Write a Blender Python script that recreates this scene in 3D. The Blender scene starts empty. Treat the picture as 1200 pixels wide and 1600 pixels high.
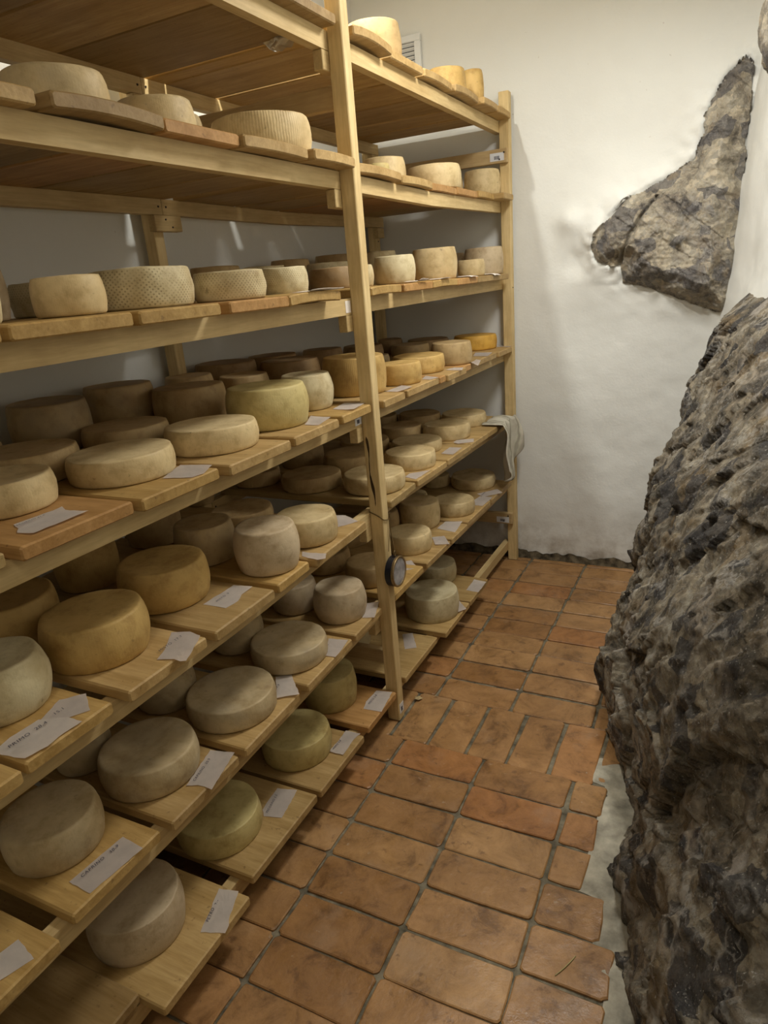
import bpy, bmesh, math, random
import numpy as np
from mathutils import Vector, noise
random.seed(7)
SC = bpy.context.scene
COL = SC.collection
PI = math.pi

# ------------------------------------------------------------------ camera
cam = bpy.data.cameras.new('camera'); cam_o = bpy.data.objects.new('camera', cam); COL.objects.link(cam_o)
cam_o.location = (1.0001, 0.0, 1.55)
cam_o.rotation_euler = (1.242039, 0.0787671, 0.4554524)
cam.sensor_fit = 'VERTICAL'; cam.sensor_height = 36.0; cam.lens = 36.0*1067.3/1600.0
cam.clip_start = .02
SC.camera = cam_o
# ------------------------------------------------------------------ world, light, exposure
W = bpy.data.worlds.new('world'); SC.world = W; W.use_nodes = True
W.node_tree.nodes['Background'].inputs[0].default_value = (1.0, .92, .8, 1)
W.node_tree.nodes['Background'].inputs[1].default_value = 0.0
SC.view_settings.view_transform = 'Standard'; SC.view_settings.look = 'None'
SC.view_settings.gamma = 1.0; SC.view_settings.use_curve_mapping = False
SC.view_settings.exposure = 0.0
def lamp(name, loc, size, power, color=(1, .93, .8), rot=(0, 0, 0), sy=None):
    l = bpy.data.lights.new(name, 'AREA'); l.energy = power; l.color = color
    l.shape = 'RECTANGLE' if sy else 'DISK'; l.size = size
    if sy: l.size_y = sy
    o = bpy.data.objects.new(name, l); o.location = loc; o.rotation_euler = rot; COL.objects.link(o); return o
lamp('ceiling_lamp_far', (-.18, 2.02, 2.91), .06, 20, (1, 1.0, .93))
lamp('ceiling_lamp_aisle', (.72, 2.25, 2.60), .40, 23, (1, .99, .95))
lamp('ceiling_lamp_near', (-.03, .72, 2.86), .10, 6, (1, .95, .85))
lamp('fill_light_behind', (.70, -.30, 2.82), .3, 5.5, (1, .92, .80))  # unseen fill light added behind the camera to lift the dim shelf fronts

# ------------------------------------------------------------------ helpers
def link(name, me, mat=None, parent=None, loc=None):
    o = bpy.data.objects.new(name, me); COL.objects.link(o)
    if mat is not None and not me.materials: me.materials.append(mat)
    if parent is not None: o.parent = parent
    if loc is not None: o.location = loc
    return o
def mesh(name, vs, fs, smooth=False):
    me = bpy.data.meshes.new(name); me.from_pydata(vs, [], fs); me.update()
    if smooth:
        for p in me.polygons: p.use_smooth = True
    return me
def tag(o, label=None, cat=None, group=None, kind=None):
    if label: o['label'] = label
    if cat: o['category'] = cat
    if group: o['group'] = group
    if kind: o['kind'] = kind
    return o
def box_me(name, x0, x1, y0, y1, z0, z1, bev=.002, center=False):
    bm = bmesh.new(); bmesh.ops.create_cube(bm, size=1)
    for v in bm.verts:
        v.co = Vector(((x0+x1)/2+v.co.x*(x1-x0), (y0+y1)/2+v.co.y*(y1-y0), (z0+z1)/2+v.co.z*(z1-z0)))
    if bev: bmesh.ops.bevel(bm, geom=bm.edges[:], offset=bev, segments=1, affect='EDGES')
    me = bpy.data.meshes.new(name); bm.to_mesh(me); bm.free(); return me
def box(name, mat, parent, x0, x1, y0, y1, z0, z1, bev=.002):
    # origin sits at the piece's own base
    cx, cy = (x0+x1)/2, (y0+y1)/2
    me = box_me(name, x0-cx, x1-cx, y0-cy, y1-cy, 0, z1-z0, bev)
    return link(name, me, mat, parent, (cx, cy, z0))
def fbm(x, y, z, o=4, s=1.0):
    return noise.fractal(Vector((x*s, y*s, z*s)), 1.0, 2.0, o)
def tube(name, pts, r, mat, parent=None, seg=8):
    cu = bpy.data.curves.new(name, 'CURVE'); cu.dimensions = '3D'; cu.bevel_depth = r; cu.bevel_resolution = 2
    sp = cu.splines.new('NURBS'); sp.points.add(len(pts)-1); sp.use_endpoint_u = True; sp.order_u = 3
    for p, q in zip(sp.points, pts): p.co = (*q, 1)
    t = bpy.data.objects.new('tmp', cu); COL.objects.link(t)
    dg = bpy.context.evaluated_depsgraph_get(); me = bpy.data.meshes.new_from_object(t.evaluated_get(dg))
    bpy.data.objects.remove(t); me.materials.clear(); me.name = name
    return link(name, me, mat, parent)

# ------------------------------------------------------------------ materials
class M:
    def __init__(s, name, rough=.6, spec=.3):
        s.m = bpy.data.materials.new(name); s.m.use_nodes = True; s.t = s.m.node_tree
        s.b = s.t.nodes['Principled BSDF']; s.b.inputs['Roughness'].default_value = rough
        s.b.inputs['Specular IOR Level'].default_value = spec
    def n(s, typ, **k):
        n = s.t.nodes.new(typ)
        for a, b in k.items():
            if a.startswith('i_'):
                key = a[2:].replace('_', ' ')
                n.inputs[int(key) if key.isdigit() else key].default_value = b
            else: setattr(n, a, b)
        return n
    def l(s, a, b): s.t.links.new(a, b)
    def co(s, scale=(1, 1, 1), rnd=True, kind='Object'):
        tc = s.n('ShaderNodeTexCoord'); mp = s.n('ShaderNodeMapping'); mp.inputs['Scale'].default_value = scale
        s.l(tc.outputs[kind], mp.inputs['Vector'])
        if rnd:
            oi = s.n('ShaderNodeObjectInfo'); v = s.n('ShaderNodeVectorMath', operation='SCALE'); v.inputs[0].default_value = (37, 61, 23)
            s.l(oi.outputs['Random'], v.inputs['Scale']); s.l(v.outputs[0], mp.inputs['Location'])
        return mp.outputs[0]
    def noise(s, vec, scale=5, detail=4, rough=.55, dist=0):
        n = s.n('ShaderNodeTexNoise'); n.inputs['Scale'].default_value = scale; n.inputs['Detail'].default_value = detail
        n.inputs['Roughness'].default_value = rough; n.inputs['Distortion'].default_value = dist
        s.l(vec, n.inputs['Vector']); return n.outputs['Fac']
    def ramp(s, fac, stops):
        r = s.n('ShaderNodeValToRGB'); e = r.color_ramp.elements
        while len(e) < len(stops): e.new(.5)
        for q, (p, c) in zip(e, stops): q.position = p; q.color = (*c, 1) if len(c) == 3 else c
        s.l(fac, r.inputs[0]); return r.outputs[0]
    def mix(s, fac, a, b, mode='MIX'):
        m = s.n('ShaderNodeMix', data_type='RGBA', blend_type=mode)
        for v, i in ((fac, 0), (a, 6), (b, 7)):
            if hasattr(v, 'type') or hasattr(v, 'links'): s.l(v, m.inputs[i])
            elif i == 0: m.inputs[0].default_value = v
            else: m.inputs[i].default_value = (*v, 1)
        return m.outputs[2]
    def math(s, op, a, b=None, clamp=False):
        m = s.n('ShaderNodeMath', operation=op, use_clamp=clamp)
        for v, i in ((a, 0), (b, 1)):
            if v is None: continue
            if hasattr(v, 'links'): s.l(v, m.inputs[i])
            else: m.inputs[i].default_value = v
        return m.outputs[0]
    def bump(s, h, strength=.3, dist=.01, prev=None):
        b = s.n('ShaderNodeBump'); b.inputs['Strength'].default_value = strength; b.inputs['Distance'].default_value = dist
        s.l(h, b.inputs['Height'])
        if prev is not None: s.l(prev, b.inputs['Normal'])
        s.l(b.outputs[0], s.b.inputs['Normal']); return b.outputs[0]
    def col(s, c):
        if hasattr(c, 'links'): s.l(c, s.b.inputs['Base Color'])
        else: s.b.inputs['Base Color'].default_value = (*c, 1)

def wood(name, light, dark, scale, knots=True, tint=False, rough=.6, contrast=1.0):
    """grain runs along the axis whose scale is small"""
    m = M(name, rough, .25); v = m.co(scale)
    g = m.noise(v, 3.0, 6, .6, .6); g2 = m.noise(v, 14.0, 3, .6, .2)
    base = m.ramp(g, [(.5-.22*contrast, dark), (.5+.2*contrast, light)])
    fine = m.ramp(g2, [(.3, (.72, .68, .62)), (.65, (1, 1, 1))])
    c = m.mix(.6, base, fine, 'MULTIPLY')
    vb = m.co((3, 3, 3)); bl = m.ramp(m.noise(vb, 2.2, 4, .6), [(.3, (.78, .74, .68)), (.62, (1.0, 1.0, 1.0))])
    c = m.mix(.75, c, bl, 'MULTIPLY')
    if tint:
        oi = m.n('ShaderNodeObjectInfo'); c = m.mix(1.0, c, oi.outputs['Color'], 'MULTIPLY')
        sp = m.ramp(m.noise(m.co((9, 9, 9)), 7, 3, .5), [(.66, (0, 0, 0)), (.74, (1, 1, 1))])
        c = m.mix(m.math('MULTIPLY', sp, .45), c, (.09, .045, .02))
    m.col(c); m.bump(m.math('ADD', g, m.math('MULTIPLY', g2, .6)), .25, .003)
    return m.m
PINE_Y = wood('pine_rail', (.70, .53, .265), (.59, .42, .19), (9, .7, 9), contrast=.8)
PINE_Z = wood('pine_post', (.78, .60, .31), (.68, .50, .235), (9, 9, .7), contrast=.8)
PINE_X = wood('pine_beam', (.60, .44, .225), (.50, .35, .165), (.7, 9, 9))
BOARD = wood('aged_board', (.56, .385, .17), (.42, .27, .10), (.9, 10, 10), tint=True, rough=.55, contrast=.75)

def plaster(name, base, dark):
    m = M(name, .85, .15); v = m.co((1, 1, 1), False)
    c = m.ramp(m.noise(v, 1.6, 4, .6), [(.3, tuple(x*.94 for x in base)), (.7, base)])
    # scuffs and dirt along the foot of the wall
    sx = m.n('ShaderNodeSeparateXYZ'); m.l(v, sx.inputs[0])
    low = m.n('ShaderNodeMapRange'); low.inputs[1].default_value = .02; low.inputs[2].default_value = .34; low.inputs[3].default_value = 1; low.inputs[4].default_value = 0
    m.l(sx.outputs['Z'], low.inputs[0])
    f = m.math('MULTIPLY', low.outputs[0], m.ramp(m.noise(v, 9, 6, .65), [(.40, (0, 0, 0)), (.66, (1, 1, 1))]))
    c = m.mix(m.math('MULTIPLY', f, .75), c, dark)
    sp = m.ramp(m.noise(v, 60, 2, .5), [(.76, (0, 0, 0)), (.80, (1, 1, 1))])
    c = m.mix(m.math('MULTIPLY', sp, .3), c, dark)
    m.col(c)
    n1 = m.bump(m.noise(v, 7, 5, .6), .16, .02); m.bump(m.noise(v, 90, 3, .6), .18, .004, n1)
    return m.m
PLASTER = plaster('white_plaster', (.80, .795, .745), (.30, .24, .17))

def rock_mat(name, tan):
    m = M(name, .62, .35); v = m.co((1, 1, 1), False)
    w = m.n('ShaderNodeVectorMath', operation='ADD'); nz = m.n('ShaderNodeTexNoise'); nz.inputs['Scale'].default_value = 6; nz.inputs['Detail'].default_value = 4
    m.l(v, nz.inputs['Vector']); sc = m.n('ShaderNodeVectorMath', operation='SCALE'); sc.inputs['Scale'].default_value = .07
    m.l(nz.outputs['Color'], sc.inputs[0]); m.l(v, w.inputs[0]); m.l(sc.outputs[0], w.inputs[1]); wv = w.outputs[0]
    a = m.noise(wv, 7.5, 10, .74, .3)
    if tan:
        c = m.ramp(a, [(.34, (.13, .115, .105)), (.43, (.36, .31, .24)), (.51, (.56, .49, .37)), (.60, (.70, .63, .50)), (.72, (.36, .35, .34))])
    else:
        c = m.ramp(a, [(.35, (.038, .033, .030)), (.43, (.115, .098, .07)), (.50, (.23, .19, .135)), (.58, (.36, .315, .235)), (.66, (.48, .44, .37)), (.76, (.17, .17, .17))])
        # ochre seams
        oc = m.ramp(m.noise(wv, 3.1, 5, .6, 1.2), [(.56, (0, 0, 0)), (.66, (1, 1, 1))])
        c = m.mix(m.math('MULTIPLY', oc, .55), c, (.17, .105, .035))
    if not tan:   # greyer stone at the near end, painted paler to offset weak light there
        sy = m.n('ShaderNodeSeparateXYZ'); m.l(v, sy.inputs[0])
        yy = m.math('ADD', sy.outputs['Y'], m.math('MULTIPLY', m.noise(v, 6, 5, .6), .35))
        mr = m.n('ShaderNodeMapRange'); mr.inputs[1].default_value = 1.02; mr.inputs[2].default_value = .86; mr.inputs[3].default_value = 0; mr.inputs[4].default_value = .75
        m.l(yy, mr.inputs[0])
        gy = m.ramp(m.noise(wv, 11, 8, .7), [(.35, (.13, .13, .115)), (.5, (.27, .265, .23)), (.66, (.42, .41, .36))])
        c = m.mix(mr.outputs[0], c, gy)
    # fragments of darker and lighter stone
    vo = m.n('ShaderNodeTexVoronoi'); vo.inputs['Scale'].default_value = 38; m.l(wv, vo.inputs['Vector'])
    sp = m.n('ShaderNodeSeparateColor'); m.l(vo.outputs['Color'], sp.inputs[0])
    c = m.mix(.5, c, m.ramp(sp.outputs[0], [(0, (.45, .45, .47)), (.5, (.95, .95, .95)), (1, (1.5, 1.42, 1.3))]), 'MULTIPLY')
    vc = m.n('ShaderNodeTexVoronoi'); vc.inputs['Scale'].default_value = 13; vc.inputs['Randomness'].default_value = 1; m.l(wv, vc.inputs['Vector'])
    s2 = m.n('ShaderNodeSeparateColor'); m.l(vc.outputs['Color'], s2.inputs[0])
    c = m.mix(m.ramp(s2.outputs[1], [(.70, (0, 0, 0)), (.74, (.8, .8, .8))]), c, (.05, .048, .05) if not tan else (.17, .16, .16))
    fl = m.ramp(m.noise(v, 150, 3, .6), [(.64, (0, 0, 0)), (.68, (1, 1, 1))])
    c = m.mix(m.math('MULTIPLY', fl, .8), c, (.62, .58, .52))
    # calcite veins and pale crust
    for sc_, th, st, cc in ((2.6, .022, .9, (.50, .42, .32)), (7.0, .024, .7, (.48, .44, .38)), (15.0, .026, .6, (.5, .47, .42))):
        q = m.n('ShaderNodeTexNoise'); q.inputs['Scale'].default_value = sc_; q.inputs['Detail'].default_value = 4; m.l(wv, q.inputs['Vector'])
        d = m.math('ABSOLUTE', m.math('SUBTRACT', q.outputs['Fac'], .5))
        vein = m.ramp(d, [(0, (1, 1, 1)), (th, (0, 0, 0))])
        c = m.mix(m.math('MULTIPLY', m.math('MULTIPLY', vein, st), m.ramp(m.noise(wv, 5, 2), [(.42, (0, 0, 0)), (.6, (1, 1, 1))])), c, cc)
    wp = m.ramp(m.noise(wv, 45, 6, .75), [(.62, (0, 0, 0)), (.67, (1, 1, 1))])
    c = m.mix(m.math('MULTIPLY', wp, .6), c, (.45, .42, .38))
    cr = m.ramp(m.noise(wv, 5.5, 3, .5), [(.66, (0, 0, 0)), (.70, (1, 1, 1))])
    c = m.mix(m.math('MULTIPLY', cr, .75), c, (.47, .42, .36) if not tan else (.40, .32, .22))
    m.col(c)
    r = m.ramp(m.noise(wv, 30, 4, .6), [(.42, (.22, .22, .22)), (.58, (.75, .75, .75))]); m.l(r, m.b.inputs['Roughness'])
    n1 = m.bump(vo.outputs['Distance'], .5, .012)
    n2 = m.bump(m.noise(wv, 24, 9, .75), 1.0, .022, n1)
    m.bump(m.noise(wv, 110, 6, .7), .9, .005, n2)
    return m.m
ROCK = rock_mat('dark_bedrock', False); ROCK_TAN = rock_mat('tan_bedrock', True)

def tile_mat():
    m = M('terracotta', .42, .4); v = m.co((1, 1, 1))
    oi = m.n('ShaderNodeObjectInfo')
    base = m.ramp(oi.outputs['Random'], [(0, (.33, .175, .066)), (.25, (.38, .205, .08)), (.5, (.29, .145, .05)), (.75, (.40, .225, .09)), (1, (.36, .16, .052))])
    mo = m.ramp(m.noise(v, 10, 8, .72, .5), [(.34, (.42, .38, .34)), (.46, (.85, .83, .8)), (.56, (1.05, 1.05, 1.05)), (.70, (1.3, 1.35, 1.4))])
    c = m.mix(.85, base, mo, 'MULTIPLY')
    st = m.ramp(m.noise(v, 4, 4, .6), [(.58, (0, 0, 0)), (.72, (1, 1, 1))]); c = m.mix(m.math('MULTIPLY', st, .35), c, (.42, .30, .2))
    sp = m.ramp(m.noise(v, 55, 3, .5), [(.70, (0, 0, 0)), (.76, (1, 1, 1))]); c = m.mix(m.math('MULTIPLY', sp, .4), c, (.5, .4, .3))
    ds = m.ramp(m.noise(v, 24, 4, .6), [(.30, (1, 1, 1)), (.38, (0, 0, 0))]); c = m.mix(m.math('MULTIPLY', ds, .5), c, (.1, .045, .02))
    m.col(c); r = m.ramp(m.noise(v, 14, 4, .6), [(.35, (.33, .33, .33)), (.65, (.6, .6, .6))]); m.l(r, m.b.inputs['Roughness'])
    n1 = m.bump(m.noise(v, 12, 6, .65), .6, .008); m.bump(m.noise(v, 110, 3, .6), .25, .002, n1)
    return m.m
TILE = tile_mat()
def simple(name, c, rough=.6, spec=.3, var=.12, scale=20, metal=0, bump=.15):
    m = M(name, rough, spec); v = m.co((1, 1, 1)); n = m.noise(v, scale, 5, .6)
    m.col(m.ramp(n, [(.3, tuple(x*(1-var*1.5) for x in c)), (.7, tuple(min(1, x*(1+var)) for x in c))]))
    m.b.inputs['Metallic'].default_value = metal
    if bump: m.bump(n, bump, .004)
    return m.m
GROUT = simple('grout', (.19, .165, .115), .9, .1, .45, 26, bump=.6)
MORTAR = simple('pale_mortar', (.42, .385, .30), .85, .15, .35, 14, bump=.6)
DIRT = simple('dirty_mortar', (.12, .095, .06), .95, .1, .6, 22, bump=.9)
PAPER = simple('paper', (.80, .71, .63), .8, .15, .05, 30)
PAPER2 = simple('off_white_paper', (.87, .79, .71), .8, .15, .05, 30)
INK = simple('ink', (.05, .045, .07), .7, .2, .1)
STICKER = simple('white_sticker', (.72, .72, .72), .5, .3, .04)
SCREW = simple('dark_screw', (.05, .04, .03), .5, .5, .2, metal=.6)
VENT = simple('white_plastic', (.80, .81, .80), .4, .4, .02, bump=0)
DARKHOLE = simple('dark_void', (.02, .02, .02), .9, .1, .1, bump=0)
BLACK = simple('black_casing', (.008, .008, .012), .4, .4, .2, bump=.05)
BRASS = simple('worn_brass', (.30, .21, .10), .4, .5, .3, metal=.7)
STRING = simple('twine', (.15, .10, .04), .9, .1, .2)
STRAW = simple('straw', (.42, .36, .16), .8, .2, .1)
CRUMB = simple('crumb', (.55, .42, .22), .8, .2, .1)

def cheese_mat(name, kind):
    m = M(name, .55, .3); v = m.co((1, 1, 1)); ob = m.co((1, 1, 1), False)
    oi = m.n('ShaderNodeObjectInfo')
    a = m.noise(v, 9, 6, .6, .3); b = m.noise(v, 26, 5, .65)
    c = m.mix(.75, oi.outputs['Color'], m.ramp(a, [(.3, (.66, .58, .46)), (.52, (1, 1, 1)), (.72, (1.12, 1.14, 1.2))]), 'MULTIPLY')
    c = m.mix(.55, c, m.ramp(b, [(.32, (.62, .55, .45)), (.5, (1, 1, 1)), (.7, (1.1, 1.1, 1.1))]), 'MULTIPLY')
    # small dark pits
    c = m.mix(m.math('MULTIPLY', m.ramp(m.noise(v, 48, 3, .55), [(.69, (0, 0, 0)), (.76, (1, 1, 1))]), .45), c, (.10, .065, .03))
    sx = m.n('ShaderNodeSeparateXYZ'); m.l(ob, sx.inputs[0])
    ang = m.math('ARCTAN2', sx.outputs['Y'], sx.outputs['X'])
    h = b
    if kind == 'mould':   # blue-grey bloom on the rind
        f = m.ramp(m.noise(v, 5.5, 5, .6), [(.42, (0, 0, 0)), (.62, (1, 1, 1))])
        c = m.mix(m.math('MULTIPLY', f, .45), c, (.31, .25, .165))
        f2 = m.ramp(m.noise(v, 12, 5, .6), [(.55, (0, 0, 0)), (.7, (1, 1, 1))]); c = m.mix(m.math('MULTIPLY', f2, .3), c, (.45, .38, .27))
    if kind == 'basket':  # dimples pressed by the basket mould
        u = m.math('SINE', m.math('MULTIPLY', ang, 62)); w = m.math('SINE', m.math('MULTIPLY', sx.outputs['Z'], 620))
        d = m.math('MULTIPLY', m.math('GREATER_THAN', m.math('MULTIPLY', u, w), .45), 1.0)
        br = m.ramp(m.noise(v, 11, 3), [(.38, (0, 0, 0)), (.55, (1, 1, 1))])
        d = m.math('MULTIPLY', d, br)
        nm = m.n('ShaderNodeNewGeometry'); sn = m.n('ShaderNodeSeparateXYZ'); m.l(nm.outputs['Normal'], sn.inputs[0])
        side = m.math('LESS_THAN', m.math('ABSOLUTE', sn.outputs['Z']), .5)
        d = m.math('MULTIPLY', d, side)
        c = m.mix(m.math('MULTIPLY', d, .55), c, (.17, .12, .05)); h = m.math('SUBTRACT', b, m.math('MULTIPLY', d, .8))
    if kind in ('ribbed', 'mould', 'plain'):
        st = m.math('SINE', m.math('MULTIPLY', m.math('ADD', ang, m.math('MULTIPLY', a, .15)), 110))
        h = m.math('ADD', b, m.math('MULTIPLY', st, .10 if kind == 'ribbed' else .012))
        if kind == 'ribbed': c = m.mix(.18, c, m.ramp(st, [(0, (.8, .76, .7)), (.6, (1, 1, 1))]), 'MULTIPLY')
    m.col(c); n1 = m.bump(h, .4, .004); m.bump(m.noise(v, 120, 3, .6), .2, .0015, n1)
    return m.m
CHM = {k: cheese_mat('cheese_rind_'+k, k) for k in ('plain', 'mould', 'basket', 'ribbed')}

# ------------------------------------------------------------------ setting
D = .773; YM = 1.898; YF = 3.463; PW = .043; PD = .0474; XW = -.80; YB = 3.53
def grid(name, nu, nv, f, mat, flip=False, parent=None):
    vs = [f(i/nu, j/nv) for j in range(nv+1) for i in range(nu+1)]
    fs = []
    for j in range(nv):
        for i in range(nu):
            a = j*(nu+1)+i; q = (a, a+1, a+nu+2, a+nu+1)
            fs.append(q[::-1] if flip else q)
    return link(name, mesh(name, vs, fs, True), mat, parent)
def g2(x, z, cx, cz, sx, sz): return math.exp(-((x-cx)/sx)**2-((z-cz)/sz)**2)
POLY = [(.965, 2.275), (.90, 2.23), (.851, 2.146), (.824, 2.08), (.823, 2.02), (.792, 1.927), (.715, 1.88), (.634, 1.846), (.522, 1.802), (.45, 1.73), (.399, 1.671), (.381, 1.60), (.40, 1.545), (.45, 1.525), (.51, 1.52), (.511, 1.45), (.58, 1.43), (.704, 1.387), (.829, 1.332), (.95, 1.285), (.985, 1.33), (.99, 1.474), (.985, 1.783), (.99, 2.022), (.993, 2.134), (.99, 2.24)]
def sd(px, pz, poly):
    d = 1e9; ins = False; n = len(poly)
    for i in range(n):
        x1, z1 = poly[i]; x2, z2 = poly[(i+1) % n]
        ex, ez = x2-x1, z2-z1; t = max(0, min(1, ((px-x1)*ex+(pz-z1)*ez)/(ex*ex+ez*ez)))
        d = min(d, math.hypot(px-x1-t*ex, pz-z1-t*ez))
        if (z1 > pz) != (z2 > pz) and px < (x2-x1)*(pz-z1)/(z2-z1)+x1: ins = not ins
    return d if ins else -d
def back_y(x, z):
    d = .006*fbm(x*1.3, 5, z*1.3, 4, 1.5)
    if x > .05:
        k = min(1, (x-.05)/.2)
        d += k*(.055*g2(x, z, .40, 1.62, .16, .2) + .05*g2(x, z, .60, 1.75, .28, .18) + .035*g2(x, z, .75, 1.40, .3, .14) + .007*fbm(x, 2, z, 4, 3.0) + .04*g2(x, z, .8, 2.1, .10, .25))
        d += .05*max(0, (x-.80))/.2 * max(0, 1.0-abs(z-1.8))
        if x > .15 and 1.1 < z < 2.6:
            q = sd(x, z, POLY)   # plaster feathered up onto the rock in lumpy strokes
            if q < 0:
                k = math.exp(q/.045); up = 1 if z > 1.45+.0*x else .35
                d += k*up*(.022+.030*fbm(x*1.5, 4, z*1.5, 4, 9)) + k*.010*fbm((x+z)*1.5, 3, (z-x)*.3, 3, 22)
        d += -.030*g2(x, z, .31, 1.56, .07, .07)+.028*g2(x, z, .27, 1.74, .06, .05)
    return YB - d
tag(grid('wall_back', 220, 260, lambda u, v: (-.9+u*2.4, back_y(-.9+u*2.4, v*2.98), v*2.98), PLASTER), kind='structure')
def right_x(y, z):
    s = 3.53-y
    return .975+.30*(1-math.exp(-max(s, 0)/1.0)) + (z-1.9)*.055 - (.04 if s < 0 else 0) + .02*fbm(7, y, z, 4, 2.2)
tag(grid('wall_right', 240, 150, lambda u, v: (right_x(-1.4+u*5.0, v*2.98), -1.4+u*5.0, v*2.98), PLASTER, True), kind='structure')
tag(grid('wall_left', 60, 40, lambda u, v: (XW+.006*fbm(1, u*5, v*3, 3, 2), -1.4+u*5.0, v*2.98), PLASTER), kind='structure')
tag(link('wall_front', box_me('wall_front', -.9, 1.6, -1.45, -1.38, 0, 2.98, 0), PLASTER), kind='structure')
tag(link('ceiling', box_me('ceiling', -.9, 1.7, -1.45, 3.65, 2.95, 3.03, 0), PLASTER), kind='structure')
floor = link('floor', box_me('floor', -.9, 1.7, -1.45, 3.65, -.06, -.006, 0), GROUT); tag(floor, kind='structure')

# terracotta tiles, each a part of the floor
def tile_me(w, l, seed, cut=None):
    rnd = random.Random(seed); r = .010
    pts = []
    for cx, cy, a0 in ((w/2-r, l/2-r, 0), (-w/2+r, l/2-r, 90), (-w/2+r, -l/2+r, 180), (w/2-r, -l/2+r, 270)):
        for k in range(3):
            a = math.radians(a0+45*k); pts.append([cx+r*math.cos(a), cy+r*math.sin(a)])
        # one point along the following edge
        nx, ny = {0: (0, l/2), 90: (-w/2, 0), 180: (0, -l/2), 270: (w/2, 0)}[a0]
        pts.append([nx, ny])
    for p in pts:
        p[0] += rnd.uniform(-.0022, .0022); p[1] += rnd.uniform(-.0022, .0022)
        if cut and p[0] > 0: p[0] += rnd.uniform(-cut, cut*.4)
    n = len(pts); vs = []
    for k, z in ((1.0, -.012), (1.0, -.0025), (.0, 0)):
        for x, y in pts:
            if k: vs.append((x, y, z))
            else: vs.append((x-math.copysign(.003, x), y-math.copysign(.003, y), 0+rnd.uniform(-.0004, .0004)))
    fs = [tuple(range(2*n, 3*n))]
    for b in (0, n):
        for i in range(n): j = (i+1) % n; fs.append((b+i, b+j, b+n+j, b+n+i))
    return mesh('tile', vs, fs)
TV = [tile_me(.286, .1295, s) for s in range(6)]
for t in TV: t.materials.append(TILE)
def put_tile(me, x, y, rz=0):
    o = link('tile', me, TILE, floor, (x, y, random.uniform(-.0012, .0016)))
    o.rotation_euler = (random.uniform(-.006, .006), random.uniform(-.003, .003), rz+random.uniform(-.006, .006)+(PI if random.random() < .5 else 0)); return o
rows = [.45+.137*i for i in range(0, 3)] + [.862, .99, 1.13, 1.268, 1.404, 1.54, 1.678, 1.815]
def jx(y): return .062+.008*math.sin(y*2.1)
for a, b in zip(rows[:-1], rows[1:]):
    for k in range(-3, 2): put_tile(TV[random.randrange(6)], jx(a)+.295*(k+.5), (a+b)/2)
    x1 = .655; x2 = .76 if a > 1.39 else (.82 if a > 1.2 else .865)
    me = tile_me(x2-x1-.010, b-a-.010, int(a*1000), .004); put_tile(me, (x1+x2)/2, (a+b)/2).rotation_euler[2] = 0
for k in range(-5, 5): put_tile(TV[random.randrange(6)], .0705+.1425*k, 1.952, PI/2)
put_tile(tile_me(.09, .24, 77, .006), .765, 1.952).rotation_euler[2] = 0
up = [2.09, 2.232, 2.376, 2.512, 2.645, 2.78, 2.92, 3.06, 3.198, 3.335, 3.47]
for i, (a, b) in enumerate(zip(up[:-1], up[1:])):
    for k in range(-3, 3): put_tile(TV[random.randrange(6)], jx(a)+.010+.296*(k+.5), (a+b)/2)
for k in range(-3, 3): put_tile(tile_me(.284, .05, 99+k), .08+.296*(k+.5), 3.502).rotation_euler[2] = 0
# pale mortar strip between the cut tiles and the rock
def strip_pt(u, v):
    y = .4+1.55*u
    xl = (.765 if y > 1.40 else .825 if y > 1.2 else .872) if y < 1.83 else .70
    x = xl-.02+v*.26
    return (x, y, -.004+.004*fbm(x, y, 0, 3, 12)+.010*v*v+(.004 if v > .1 else 0))
tag(grid('mortar_strip', 120, 24, strip_pt, MORTAR, parent=floor), 'pale mortar filling between the cut tiles and the rock')
# dirty mortar fillet at the foot of the back wall
def fillet(u, v):
    x = -.88+u*1.75; h = .028+.022*fbm(x, 0, 3, 3, 9)+(.012 if x > .05 else .02)
    y = back_y(x, v*h)-.004-.020*(1-v)**1.5-.006*fbm(x, v, 0, 3, 30)
    return (x, y, -.004+v*h)
tag(grid('baseboard_back', 220, 6, fillet, DIRT), kind='structure')

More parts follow.
